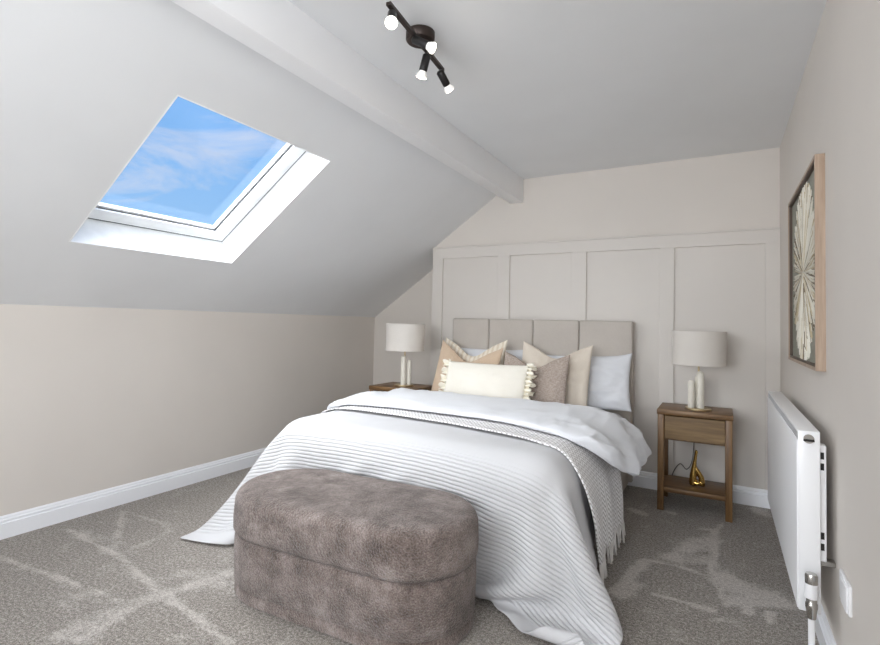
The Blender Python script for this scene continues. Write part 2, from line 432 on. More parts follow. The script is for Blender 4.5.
# baseboards with a moulded top
def skirting(name, p0, p1, inward, h=.109, t=.018):
    prof = [(0, 0), (t, 0), (t, h*.68), (t*.6, h*.70), (t*.6, h*.76), (t*.85, h*.785), (t*.8, h*.83), (t*.45, h*.86), (t*.42, h*.93), (t*.2, h), (0, h)]
    p0, p1, n = Vector(p0), Vector(p1), Vector(inward); vs = []; fs = []; k = len(prof)
    for p in (p0, p1):
        for a, z in prof: vs.append(p + n*a + Vector((0, 0, z)))
    for i in range(k): fs.append((i, (i+1) % k, k+(i+1) % k, k+i))
    fs.append(tuple(range(k))[::-1]); fs.append(tuple(range(k, 2*k)))
    bmm = bmesh.new(); bv = [bmm.verts.new(v) for v in vs]
    for f in fs: bmm.faces.new([bv[i] for i in f])
    return struct(from_bm(name, bmm, M['gloss']))
skirting('baseboard_left', (XL, YF, 0), (XL, YA, 0), (1, 0, 0))
skirting('baseboard_right', (XR, YF, 0), (XR, YB, 0), (-1, 0, 0))
PY = YB-.022                                   # face of the panelling rails
skirting('baseboard_back', (XA, PY, 0), (XR, PY, 0), (0, -1, 0))
skirting('baseboard_back_left', (XL, YA, 0), (XA, YA, 0), (0, -1, 0))

# board-and-batten panelling
ZP, ZR = 1.736, 1.648
bm = bmesh.new()
add_box(bm, (XA+.001, YB-.004, .0), (XR, YB+.005, ZP-.01))
for x0, x1 in ((XA, -2.082), (-1.578, -1.475), (-.983, -.873), (-.374, -.283), (.240, XR)):
    add_box(bm, (x0, PY, .0), (x1, YB-.003, ZP-.002), .0015, 1)
add_box(bm, (XA-.0005, PY-.001, ZR), (XR, YB-.003, ZP), .0015, 1)
add_box(bm, (XA, PY-.008, ZP-.003), (XR, YB, ZP+.010), .003, 1)
struct(from_bm('trim_1', bm, M['panel']))

# ------------------------------------------------------------------ bed
BX0, BX1, BY0, BY1, BZ = -1.935, -.55, 1.97, 3.715, .515
bed = thing('double_bed', 'double bed with grey linen panelled headboard against the panelled wall', 'bed', (-1.235, 2.84, 0))
def bl(p): return (p[0]+1.235, p[1]-2.84, p[2])
box('divan_base', bl((BX0, BY0, .03)), bl((BX1, BY1, .31)), M['base_fabric'], bed, .015, 3)
box('mattress', bl((BX0+.012, BY0+.012, .31)), bl((BX1-.012, BY1-.005, BZ)), M['white_cotton'], bed, .075, 5)
HB = box('headboard', bl((-1.935, 3.755, .03)), bl((-.533, PY-.003, 1.136)), M['linen'], bed, .012, 3)
hx = [-1.935, -1.608, -1.247, -.902, -.533]
for a, b in zip(hx[:-1], hx[1:]):
    ox = (a+b)/2
    box('headboard_panel', bl((a+.0015, 3.722, .25)), bl((b-.0015, 3.76, 1.14)), M['linen'], bed, .014, 4)

# ------------------------------------------------------------------ upholstered bench
BC, BR, BH, BROT = Vector((-1.292, 1.648, 0)), .246, .273, math.radians(3.2)
bench = thing('storage_bench', 'mink brown plush pill-shaped ottoman bench standing across the foot of the bed', 'ottoman bench', BC, BROT)
def stadium(r, half, n=28):
    pts = []
    for k in range(n+1):
        a = -PI/2 + PI*k/n; pts.append((half + r*math.cos(a), r*math.sin(a)))
    for i in range(1, 8): pts.append((half - 2*half*i/8, r))
    for k in range(n+1):
        a = PI/2 + PI*k/n; pts.append((-half + r*math.cos(a), r*math.sin(a)))
    for i in range(1, 8): pts.append((-half + 2*half*i/8, -r))
    return pts
def stadium_solid(name, prof, mat, parent, wob=.0, crown=0.0):
    """prof: list of (inset, z) from bottom to top"""
    bm = bmesh.new(); rings = []
    for ins, z in prof:
        ring_ = []
        for x, y in stadium(BR-ins, BH):
            w = wob*noise.noise(Vector((x*6, y*6, z*7)))
            ring_.append(bm.verts.new((x*(1+w*1.5), y*(1+w*3), z)))
        rings.append(ring_)
    n = len(rings[0])
    for i in range(len(rings)-1):
        for k in range(n): bm.faces.new((rings[i][k], rings[i][(k+1) % n], rings[i+1][(k+1) % n], rings[i+1][k]))
    bm.faces.new(rings[0]); bm.faces.new(rings[-1])
    return from_bm(name, bm, mat, parent, smooth=True, angle=math.radians(60))
stadium_solid('bench_base', [(.004, .004), (.003, .042), (.007, .046), (.001, .052), (0, .1), (-.002, .17), (.0, .225), (.007, .236)], M['plush'], bench, .004)
LID = [(.017, .237), (.003, .242), (-.006, .258), (-.008, .30), (-.005, .358)]
for k in range(1, 9):
    a = PI/2*k/8; LID.append((-.005 + .05*(1-math.cos(a)), .358 + .05*math.sin(a)))
LID += [(.08, .4105), (.12, .4125), (.17, .4138), (.235, .4143)]
stadium_solid('bench_lid', LID, M['plush'], bench, .005)

# ------------------------------------------------------------------ quilt (relaxed cloth)
CX0, CX1, CY0, CY1, CZ, CR = -2.085, -.525, 1.945, 3.9, .558, .135     # rounded volume of mattress + duvet
def collide(P, off):
    c = np.array([(CX0+CX1)/2, (CY0+CY1)/2, 0.]); hgt = np.array([(CX1-CX0)/2, (CY1-CY0)/2, CZ])
    q = P - c; q[:, 2] = np.maximum(q[:, 2], 0)
    d = np.abs(q) - (hgt-CR); mx = np.maximum(d, 0); L = np.linalg.norm(mx, axis=1)
    dist = L + np.minimum(d.max(axis=1), 0) - CR - off
    inside = dist < 0
    N = np.zeros_like(P); ok = L > 1e-9
    N[ok] = mx[ok]/L[ok, None]*np.sign(q[ok]); i2 = ~ok
    if i2.any():
        ax = d[i2].argmax(axis=1); rows = np.where(i2)[0]; N[rows, ax] = np.where(q[rows, ax] >= 0, 1, -1)
    P = P.copy(); P[inside] -= N[inside]*dist[inside, None]
    return P, inside
def collide_bench(P, off=.014):
    c, s = math.cos(BROT), math.sin(BROT)
    x = (P[:, 0]-BC.x)*c + (P[:, 1]-BC.y)*s; y = -(P[:, 0]-BC.x)*s + (P[:, 1]-BC.y)*c
    cxx = np.clip(x, -BH, BH); dx, dy = x-cxx, y; L = np.hypot(dx, dy)+1e-9
    RR = BR+.012+off; m = (L < RR) & (P[:, 2] < .46)
    x2 = x; y2 = np.where(m, np.sqrt(np.maximum(RR*RR-dx*dx, 0)), y)      # always pushed back towards the bed
    P = P.copy(); P[:, 0] = BC.x + x2*c - y2*s; P[:, 1] = BC.y + x2*s + y2*c
    return P
QS = .03
QXA, QXB = CX0-.29, CX1+.40
QYA, QYB = CY0-.455, 2.80
nx = int(round((QXB-QXA)/QS))+1; ny = int(round((QYB-QYA)/QS))+1
def simulate():
    gx = np.linspace(QXA, QXB, nx); gy = np.linspace(QYA, QYB, ny)
    X, Y = np.meshgrid(gx, gy)
    P = np.stack([X.ravel(), Y.ravel(), np.full(X.size, CZ+.03)], 1)
    rx, ry = gx[1]-gx[0], gy[1]-gy[0]
    idx = np.arange(nx*ny).reshape(ny, nx)
    cons = []
    def add(A, B, L, k):
        A = A.ravel(); B = B.ravel(); cons.append((A, B, L, k))
    for s in (0, 1):
        add(idx[:, s:-1:2], idx[:, s+1::2][:, :idx[:, s:-1:2].shape[1]], rx, 1.0)
        add(idx[s:-1:2, :], idx[s+1::2, :][:idx[s:-1:2, :].shape[0]], ry, 1.0)
    dl = math.hypot(rx, ry)
    for s in (0, 1):
        a = idx[s:-1:2, :]; b = idx[s+1::2, :][:a.shape[0]]
        for t in (0, 1):
            aa = a[:, t:-1:2]; bb = b[:, t+1::2][:, :aa.shape[1]]; add(aa, bb, dl, .8)
            aa2 = b[:, t:-1:2]; bb2 = a[:, t+1::2][:, :aa2.shape[1]]; add(aa2, bb2, dl, .8)
    for s in range(6):
        a = idx[:, s:-3:6]; b = idx[:, s+3::6][:, :a.shape[1]]; add(a[:, :b.shape[1]], b, 3*rx, .35)
        a = idx[s:-3:6, :]; b = idx[s+3::6, :][:a.shape[0]]; add(a[:b.shape[0]], b, 3*ry, .35)
    pin = idx[-1, :]; c0 = idx[0, 0]; c1 = idx[0, -1]
    V = np.zeros_like(P); dt = .016; NST = 300
    P, _ = collide(P, .012)
    pinP = None
    
    pins = {}
    pins[c0] = (-2.335, 1.61, .012)                         # the corner lies out on the carpet
    pins[c1] = (-.43, 1.79, .012); pins[idx[0, -11]] = (-.69, 1.83, .012); pins[idx[0, -17]] = (-.86, 1.872, .012); pins[idx[0, -23]] = (-1.035, 1.912, .016)
    pk = np.array(list(pins.keys())); pvv = np.array(list(pins.values()))
    for st in range(NST):
        V[:, 2] -= 9.8*dt; V *= .95
        Q = P + V*dt
        for it in range(12):
            for A, B, L, k in cons:
                d = Q[B]-Q[A]; l = np.linalg.norm(d, axis=1)+1e-9
                cor = d*((k*.5*(l-L)/l)[:, None]); Q[A] += cor; Q[B] -= cor
            if st > 60:
                w = min(1, (st-60)/120)
                Q[pk] += (pvv-Q[pk])*w*.9
            if pinP is not None: Q[pin] = pinP
            Q, con = collide(Q, .012); Q = collide_bench(Q)
            Q[:, 2] = np.maximum(Q[:, 2], .012)
        fl_ = Q[:, 2] < .0135
        V = (Q-P)/dt; V[con] *= .6; V[fl_, :2] *= .3
        P = Q
        if st == 40: pinP = P[pin].copy()
    return P
QP = simulate()
gx = np.linspace(0, QXB-QXA, nx); gy = np.linspace(0, QYB-QYA, ny)
quv = [(x, y) for y in gy for x in gx]
qf = [(j*nx+i, j*nx+i+1, (j+1)*nx+i+1, (j+1)*nx+i) for j in range(ny-1) for i in range(nx-1)]
quilt = mk('quilted_bedspread', QP, qf, M['quilt'], smooth=True, uvs=quv)
tag(quilt, 'white bedspread with stitched ridges draped over the foot of the bed down to the carpet', 'bedspread')
m_ = quilt.modifiers.new('thick', 'SOLIDIFY'); m_.thickness = .008; m_.offset = 0
m_ = quilt.modifiers.new('sub', 'SUBSURF'); m_.levels = 2; m_.render_levels = 2

# ------------------------------------------------------------------ layered strips over the bed (throw, duvet fold)
def spline(pts, n):
    pts = [np.array(p, float) for p in pts]; P = [2*pts[0]-pts[1]] + pts + [2*pts[-1]-pts[-2]]
    out = []
    seg = len(pts)-1
    for k in range(n):
        t = k/(n-1)*seg; i = min(int(t), seg-1); f = t-i
        a, b, c, d = P[i], P[i+1], P[i+2], P[i+3]
        out.append(.5*((2*b)+(c-a)*f+(2*a-5*b+4*c-d)*f*f+(-a+3*b-3*c+d)*f**3))
    return out

# knitted throw: (x, z, y_front, y_back)
TH = spline([(-2.15, .24, 2.34, 2.88), (-2.14, .36, 2.34, 2.88), (-2.112, .465, 2.33, 2.88), (-2.03, .56, 2.32, 2.88), (-1.82, .584, 2.34, 2.88), (-1.24, .584, 2.31, 2.88),
             (-.88, .584, 2.24, 2.88), (-.68, .575, 2.18, 2.88), (-.56, .536, 2.14, 2.86), (-.50, .45, 2.12, 2.84), (-.475, .30, 2.15, 2.80), (-.463, .11, 2.20, 2.76)], 130)
def throw_mesh():
    rows = 26; vs = []; uv = []; s = 0; prev = None
    for i, p in enumerate(TH):
        if prev is not None: s += math.hypot(p[0]-prev[0], p[1]-prev[1])
        a = TH[max(i-1, 0)]; b = TH[min(i+1, len(TH)-1)]; tx, tz = b[0]-a[0], b[1]-a[1]; L = math.hypot(tx, tz); nxn, nzn = -tz/L, tx/L
        hang = min(1, max(0, (.5-p[1])/.2)) * (1 if p[0] > -1 else .5)
        for j in range(rows):
            t = j/(rows-1); y = p[2]+(p[3]-p[2])*t
            d = .004 + .016*hang*(1+math.sin(t*15+1.0+.8*math.sin(s*5))) + .004*noise.noise(Vector((s*6, t*5, 0)))
            if j == 0: d += .004
            vs.append((p[0]+nxn*d, y + .012*noise.noise(Vector((s*4, 3, 0))), p[1]+nzn*d)); uv.append((y, s))
        prev = p
    n = len(TH)
    fs = [(i*rows+j, i*rows+j+1, (i+1)*rows+j+1, (i+1)*rows+j) for i in range(n-1) for j in range(rows-1)]
    return vs, fs, uv, rows
tv, tf, tu, trn = throw_mesh()
from mathutils.bvhtree import BVHTree
def bvh_of(o):
    dg = bpy.context.evaluated_depsgraph_get(); dg.update(); ev = o.evaluated_get(dg); me = ev.to_mesh()
    t = BVHTree.FromPolygons([v.co.copy() for v in me.vertices], [tuple(p.vertices) for p in me.polygons]); ev.to_mesh_clear(); return t
qb = bvh_of(quilt)
def push_out(vs, tree, gap, cx=-1.24, cz=.15, passes=3):
    """lay a cloth's points on the outer side of the surface beneath it"""
    for it in range(passes):
        for i, v in enumerate(vs):
            p = Vector(v); o = Vector((cx, p.y, min(cz, p.z))); d = p-o
            if d.length < .05: continue
            dn = d.normalized()
            h = None; org = o + dn*(d.length+.25)
            loc, nrm, fi, dist = tree.ray_cast(org, -dn, .6)
            if loc is not None:
                r = (loc-o).length + gap
                if r > d.length: p = o + dn*r; vs[i] = tuple(p)
        # even out the jumps along the strip
    return vs
tv = push_out(tv, qb, .013)
_a = np.array(tv).reshape(len(TH), trn, 3)
for it in range(6):
    _s = _a.copy(); _s[1:-1] = .5*_a[1:-1]+.25*(_a[:-2]+_a[2:]); _s[:, 1:-1] = .5*_s[:, 1:-1]+.25*(_s[:, :-2]+_s[:, 2:]); _a = _s
tv = push_out([tuple(v) for v in _a.reshape(-1, 3)], qb, .013)
throw = thing('knitted_throw', 'pale grey herringbone knitted throw with tassel fringe laid across the bed under the turned-down duvet', 'throw', (-1.22, 2.6, .0))
tl = [(v[0]+1.22, v[1]-2.6, v[2]) for v in tv]
tb = mk('throw_cloth', tl, tf, M['throw'], throw, True, tu)
m_ = tb.modifiers.new('thick', 'SOLIDIFY'); m_.thickness = .006; m_.offset = 0
def part_from(o, tree, n, step=.006, tries=25):
    """ease the points of cloth o outwards wherever it still cuts the cloth beneath"""
    off = o.matrix_world.translation if o.parent is None else o.parent.location
    for t in range(tries):
        dg = bpy.context.evaluated_depsgraph_get(); dg.update(); ev = o.evaluated_get(dg); me = ev.to_mesh()
        bt = BVHTree.FromPolygons([v.co + off for v in me.vertices], [tuple(p.vertices) for p in me.polygons])
        hit = {p[0] for p in bt.overlap(tree)}
        ids = {vi % n for f in hit for vi in me.polygons[f].vertices}
        ev.to_mesh_clear()
        if not ids: break
        for i in ids:
            v = o.data.vertices[i]; w = v.co + off; d = Vector((w.x+1.24, 0, max(0, w.z-.15)*1.2))
            if d.length > 1e-4: v.co += d.normalized()*step
        o.data.update()
    return t
part_from(tb, qb, len(tl))
rng = random.Random(3)
last = tl[-trn:]
for k in range(25):
    t = k/24*(trn-1); i = min(int(t), trn-2); f = t-i
    p = Vector(last[i]).lerp(Vector(last[i+1]), f)
    ln = rng.uniform(.06, .085); sx = rng.uniform(-.004, .012); sy = rng.uniform(-.012, .012)
    bm = bmesh.new()
    add_tube(bm, [p+Vector((0, 0, .01)), p+Vector((sx*.3, sy*.3, -.012)), p+Vector((sx*.7, sy*.6, -ln*.5)), p+Vector((sx, sy, -ln))], [.005, .0062, .0045, .006], 7)
    from_bm('tassel', bm, M['fringe'], throw, True)

# duvet: thick folded-down band (x, z, y_front, y_back, thickness)
DV = spline([(-2.205, .36, 2.62, 3.02, .035), (-2.195, .44, 2.54, 3.05, .05), (-2.155, .515, 2.48, 3.07, .056), (-2.06, .582, 2.43, 3.08, .056), (-1.84, .612, 2.44, 3.08, .055), (-1.54, .613, 2.46, 3.08, .052), (-1.24, .613, 2.46, 3.08, .052), (-1.0, .613, 2.44, 3.08, .052),
             (-.84, .613, 2.39, 3.08, .054), (-.68, .609, 2.33, 3.08, .06), (-.57, .588, 2.31, 3.07, .066), (-.475, .545, 2.33, 3.06, .07), (-.415, .494, 2.38, 3.05, .064), (-.378, .44, 2.48, 3.04, .045), (-.362, .40, 2.56, 3.02, .02)], 150)
def duvet_mesh():
    ring_n = 84; vs = []; uv = []; s = 0; prev = None; n = len(DV)
    for i, p in enumerate(DV):
        if prev is not None: s += math.hypot(p[0]-prev[0], p[1]-prev[1])
        a = DV[max(i-1, 0)]; b = DV[min(i+1, n-1)]; tx, tz = b[0]-a[0], b[1]-a[1]; L = math.hypot(tx, tz); nxn, nzn = -tz/L, tx/L
        yc, hw, th = (p[2]+p[3])/2, (p[3]-p[2])/2, p[4]/2
        side = min(1, max(0, (p[0]+.75)/.25)) if p[0] > -1.2 else .6*min(1, max(0, (-1.8-p[0])/.15))
        for k in range(ring_n):
            a_ = 2*PI*k/ring_n; c, sn = math.cos(a_), math.sin(a_)
            ex = lambda q, m: math.copysign(abs(q)**m, q)
            y = yc + hw*ex(c, .55); d = th*ex(sn, .62)
            q = Vector((s*3.5, y*3, 0))
            wr = .010*noise.noise(q*1.4) + .006*noise.noise(q*3.1+Vector((4, 1, 2)))
            rdg = 1-abs(noise.noise(Vector((s*5+y*4, s*3-y*6, 2.5))))*2; rd2 = 1-abs(noise.noise(Vector((s*11+y*3, y*9-s*5, 8.5))))*2
            wr += side*(.012*math.sin(9*(y*1.6+s*2.2)+2.2*noise.noise(q)) + .016*max(0, rdg)**2 + .008*max(0, rd2)**2) + .004*max(0, rd2)**3
            if sn < -.2: wr *= .15
            y += .012*noise.noise(Vector((s*5, c*2, 7)))
            vs.append((p[0]+nxn*(d+wr), y, p[1]+nzn*(d+wr))); uv.append((y, s))
        prev = p
    fs = [(i*ring_n+k, i*ring_n+(k+1) % ring_n, (i+1)*ring_n+(k+1) % ring_n, (i+1)*ring_n+k) for i in range(n-1) for k in range(ring_n)]
    fs.append(tuple(range(ring_n))); fs.append(tuple(range((n-1)*ring_n, n*ring_n))[::-1])
    return vs, fs, uv
dv, df, du = duvet_mesh()
tb_tree = bvh_of(tb)
dv_l = push_out([(v[0]+1.22, v[1]-2.6, v[2]) for v in dv], tb_tree, .013, cx=-.02, passes=2)
dv = [(v[0]-1.22, v[1]+2.6, v[2]) for v in dv_l]
def bvh_world(o, off):
    dg = bpy.context.evaluated_depsgraph_get(); dg.update(); ev = o.evaluated_get(dg); me = ev.to_mesh()
    t = BVHTree.FromPolygons([v.co + off for v in me.vertices], [tuple(p.vertices) for p in me.polygons]); ev.to_mesh_clear(); return t
tb_world = bvh_world(tb, Vector((-1.22, 2.6, 0)))
duvet = mk('white_duvet', dv, df, M['white_cotton'], smooth=True, uvs=du)
tag(duvet, 'puffy white duvet turned down below the pillows, hanging over the bed side', 'duvet')
part_from(duvet, tb_world, len(dv))

# ------------------------------------------------------------------ pillows and cushions
def pillow_mesh(w, h, t, chop=0.0, pinch=.06, wr=.006, seed=0, n=40, flange=0.0, ears=0.0, cw=.5):
    vs = []; uv = []; fs = []
    def surf(sgn):
        base = len(vs)
        for j in range(n+1):
            for i in range(n+1):
                u = -1+2*i/n; v = -1+2*j/n
                x = u*w/2*(1-pinch*(1-v*v)**.8*abs(u)**2); z = v*h/2*(1-pinch*(1-u*u)**.8*abs(v)**2)
                e = max(0, (1-abs(u)**2.2))*max(0, (1-abs(v)**2.2)); d = t/2*e**.5
                g = math.exp(-(u/cw)**2)*max(0, (v+.35)/1.35)**1.4
                z -= chop*g; d *= 1-.35*(chop > 0)*math.exp(-(u/.25)**2)*max(0, (v+.5)/1.5)
                z += ears*(abs(u)**4)*max(0, v)**3
                q = Vector((u*2.2+seed, v*2.2, sgn*3))
                d += wr*e**.3*(noise.noise(q*1.3)+.6*noise.noise(q*3))
                if chop: d += .006*math.sin(5*abs(u)*6+v*3)*g*(e**.4)
                vs.append((x, -sgn*d, z+h/2)); uv.append((u*w/2+.5, v*h/2+.5+(0 if sgn > 0 else 2)))
        for j in range(n):
            for i in range(n):
                a = base+j*(n+1)+i; q = (a, a+1, a+n+2, a+n+1); fs.append(q if sgn > 0 else q[::-1])
    surf(1); surf(-1)
    return vs, fs, uv
def pillow(name, label, cat, mat, w, h, t, loc, lean, yaw=0, roll=0, group=None, trim=None, **kw):
    vs, fs, uv = pillow_mesh(w, h, t, **kw)
    bm = bmesh.new(); bv = [bm.verts.new(v) for v in vs]; ul = bm.loops.layers.uv.new('UVMap')
    for f in fs:
        fc_ = bm.faces.new([bv[i] for i in f])
        for lp, i in zip(fc_.loops, f): lp[ul].uv = uv[i]
    bmesh.ops.remove_doubles(bm, verts=bm.verts, dist=.0006)
    o = from_bm(name, bm, mat, None, True)
    o.matrix_world = Matrix.Translation(loc) @ Matrix.Rotation(yaw, 4, 'Z') @ Matrix.Rotation(-lean, 4, 'X') @ Matrix.Rotation(roll, 4, 'Y')
    m = o.modifiers.new('sub', 'SUBSURF'); m.levels = 1; m.render_levels = 1
    return tag(o, label, cat, group)
R = math.radians
pillow('bed_pillow', 'plump white cotton pillow leaning on the headboard behind the beige linen cushion', 'pillow', M['white_cotton'], .72, .385, .13, (-.865, 3.572, .525), R(15), R(0), R(-2), seed=1, pinch=.06, wr=.016, ears=.022, group='white bed pillows')
pillow('bed_pillow', 'white cotton pillow mostly hidden behind the cream striped cushion', 'pillow', M['white_cotton'], .69, .40, .13, (-1.60, 3.572, .525), R(15), R(0), R(0), seed=5, pinch=.05, wr=.012, ears=.012, group='white bed pillows')
pillow('square_cushion', 'cream striped woven cushion with a dented top, behind the tan cushion', 'cushion', M['stripe'], .53, .462, .11, (-1.645, 3.432, .522), R(16), R(0), R(0), seed=9, chop=.11, pinch=.04, ears=.03, group='scatter cushions')
pillow('square_cushion', 'pale beige linen cushion with a dented top, between white pillow and taupe cushion', 'cushion', M['beige_linen'], .51, .455, .11, (-1.02, 3.432, .522), R(16), R(0), R(1), seed=12, chop=.085, pinch=.04, ears=.028, group='scatter cushions')
pillow('square_cushion', 'tan linen cushion standing behind the cream ruffled lumbar cushion', 'cushion', M['tan_linen'], .515, .395, .10, (-1.645, 3.305, .545), R(17), R(0), R(4.5), seed=15, chop=.10, pinch=.04, ears=.045, group='scatter cushions')
pillow('square_cushion', 'taupe slub-weave cushion with a dented top beside the cream ruffled lumbar cushion', 'cushion', M['taupe'], .475, .39, .10, (-1.115, 3.305, .522), R(17), R(0), R(0), seed=19, chop=.085, pinch=.04, ears=.02, group='scatter cushions')
lum = thing('lumbar_cushion', 'long cream lumbar cushion with ruffled edges, in front of the other cushions', 'cushion', (-1.415, 3.168, .545))
lum.rotation_euler = (-R(20), 0, R(2))
vs, fs, uv = pillow_mesh(.61, .30, .105, 0, .04, .005, 23)
bm = bmesh.new(); bv = [bm.verts.new(v) for v in vs]; ul = bm.loops.layers.uv.new('UVMap')
for f in fs:
    fc_ = bm.faces.new([bv[i] for i in f])
    for lp, i in zip(fc_.loops, f): lp[ul].uv = uv[i]
bmesh.ops.remove_doubles(bm, verts=bm.verts, dist=.0006)
from_bm('cushion_cover', bm, M['cream_linen'], lum, True)
def ruffle(x, sgn, z0, z1, wid, seed):
    n = 150; rows = 7; vs = []
    for i in range(n):
        t = i/(n-1); z = z0+(z1-z0)*t
        for j in range(rows):
            f = j/(rows-1)
            a = 2*PI*t*11 + seed
            amp = .004+.03*f
            vs.append((x+sgn*(f*wid*(.85+.25*math.sin(a*.5+1)) - .012) + .006*math.sin(a*2.3+f*3)*f, amp*math.sin(a+f*1.2), z + .010*f*math.sin(a*1.5+seed)))
    fs = [(i*rows+j, i*rows+j+1, (i+1)*rows+j+1, (i+1)*rows+j) for i in range(n-1) for j in range(rows-1)]
    o = mk('ruffle', vs, fs, M['ruffle'], lum, True)
    m = o.modifiers.new('t', 'SOLIDIFY'); m.thickness = .003
ruffle(.293, 1, .0, .315, .062, 0.3); ruffle(-.293, -1, .0, .31, .045, 1.7)

# ------------------------------------------------------------------ nightstands
def nightstand(loc, rz, label):
    t = thing('nightstand', label, 'nightstand', loc, rz, 'oak nightstands')
    W, Dp, H, L = .396, .32, .604, .036
    for sx in (0, 1):
        for sy in (0, 1):
            x0 = -W/2 if sx == 0 else W/2-L; y0 = 0 if sy == 0 else Dp-L
            box('leg', (x0, y0, 0), (x0+L, y0+L, H-.028), M['wood_z'], t, .003, 2)
    box('table_top', (-W/2-.004, -.006, H-.03), (W/2+.004, Dp+.004, H), M['wood_x'], t, .003, 2)
    bm = bmesh.new()
    add_box(bm, (-W/2+.006, L-.002, .42), (-W/2+.022, Dp-L+.002, H-.03)); add_box(bm, (W/2-.022, L-.002, .42), (W/2-.006, Dp-L+.002, H-.03))
    add_box(bm, (-W/2+L-.002, Dp-.022, .42), (W/2-L+.002, Dp-.006, H-.03)); add_box(bm, (-W/2+.02, .03, .42), (W/2-.02, Dp-.02, .432))
    from_bm('drawer_case', bm, M['wood_z'], t)
    d = box('drawer', (-W/2+L+.002, .006, .432), (W/2-L-.002, .026, H-.036), M['wood_drawer'], t, .002, 1)
    box('shelf', (-W/2+.008, .008, .11), (W/2-.008, Dp-.008, .138), M['wood_x'], t, .003, 2)
    return t
nightstand((-.1415, 3.395, 0), 0, 'brown oak nightstand with drawer and open shelf, between the bed and the radiator')
n2 = nightstand((-2.17, 3.20, 0), 0, 'brown oak nightstand on the far side of the bed by the alcove')

def lamp(loc, rz, label, plug_x):
    t = thing('table_lamp', label, 'lamp', loc, rz, 'table lamps')
    lathe('lamp_base', [(0, 0), (.072, 0), (.074, .003), (.074, .007), (.072, .010), (0, .010)], M['pale_gold'], t)
    def column(x, y, r, hh):
        o = lathe('column', [(0, .010), (r*.98, .010), (r, .014), (r, hh*.86), (r*.94, hh*.93), (r*.76, hh*.975), (r*.4, hh*.997), (0, hh)], M['ceramic'], t, 24, (x, y, 0))
    column(0.012, -.006, .0215, .235); column(-.038, -.016, .0185, .178); column(-.006, .036, .0165, .2)
    tube('stem', [(.002, 0, .225), (.002, 0, .30)], .0055, M['pale_gold'], t, 12)
    Rr, z0, z1 = .150, .274, .478
    s = lathe('lamp_shade', [(Rr, z0), (Rr+.002, z1), (Rr-.002, z1), (Rr-.004, z0)], M['shade'], t, 64, close=True)
    me = s.data; ul = me.uv_layers.new(name='UVMap')
    for l in me.loops:
        co = me.vertices[l.vertex_index].co; ul.data[l.index].uv = (math.atan2(co.y, co.x)*Rr, co.z)
    for zz in (z0, z1):
        bm = bmesh.new()
        add_tube(bm, [(Rr*math.cos(2*PI*k/48), Rr*math.sin(2*PI*k/48), zz) for k in range(49)], .0022, 6, False)
        from_bm('trim_ring', bm, M['shade'], s, True)
    bm = bmesh.new()
    for k in range(3):
        a = 2*PI*k/3+.4
        add_tube(bm, [(0, 0, z1-.03), ((Rr-.004)*math.cos(a), (Rr-.004)*math.sin(a), z1-.012)], .0018, 6)
    add_tube(bm, [(0, 0, .295), (0, 0, z1-.03)], .012, 12)
    from_bm('shade_carrier', bm, M['pale_gold'], t, True)
    return t
lamp((-.124, 3.535, .604), 0, 'cream column lamp with a drum shade on the nightstand beside the radiator', -.2)
lamp((-2.155, 3.36, .604), R(-70), 'cream column lamp with a drum shade on the nightstand by the alcove', -.2)

# gold figurine and cable on the open shelf
fg = Vector((-.122, 3.53, .1415))
bm = bmesh.new()
add_tube(bm, [(-.024, 0, .001), (-.024, 0, .02), (-.022, 0, .06), (-.018, 0, .10), (-.013, -.001, .14), (-.008, -.002, .175), (-.005, -.004, .195), (-.006, -.01, .206)],
         [.019, .021, .0195, .015, .0105, .0085, .0095, .005], 16)
add_tube(bm, [(-.016, 0, .108), (-.004, 0, .092), (.010, 0, .07), (.022, .002, .048), (.027, .002, .022), (.027, .002, .001)], [.011, .0125, .0145, .0165, .0165, .015], 16)
add_tube(bm, [(-.026, -.004, .0125), (-.01, -.009, .016), (.010, -.009, .016), (.027, -.002, .0125)], [.009, .012, .012, .009], 12)
for v_ in bm.verts: v_.co.z *= 1.05; v_.co.x -= .006
fig = from_bm('figurine', bm, M['gold'], None, True, loc=fg)
m_ = fig.modifiers.new('rm', 'REMESH'); m_.mode = 'VOXEL'; m_.voxel_size = .003; m_.use_smooth_shade = True
m_ = fig.modifiers.new('sm', 'SMOOTH'); m_.iterations = 4
tag(fig, 'polished gold long-necked figurine on the lower shelf of the nightstand', 'figurine')
cab = tube('lamp_cable', spline([(-.15, 3.765, .59), (-.152, 3.785, .47), (-.158, 3.785, .33), (-.17, 3.783, .22), (-.20, 3.782, .17), (-.24, 3.782, .2), (-.285, 3.782, .12), (-.28, 3.778, .012)], 48), .0028, M['cable'])
tag(cab, 'thin grey lamp cable hanging down the wall behind the nightstand shelf', 'cable')

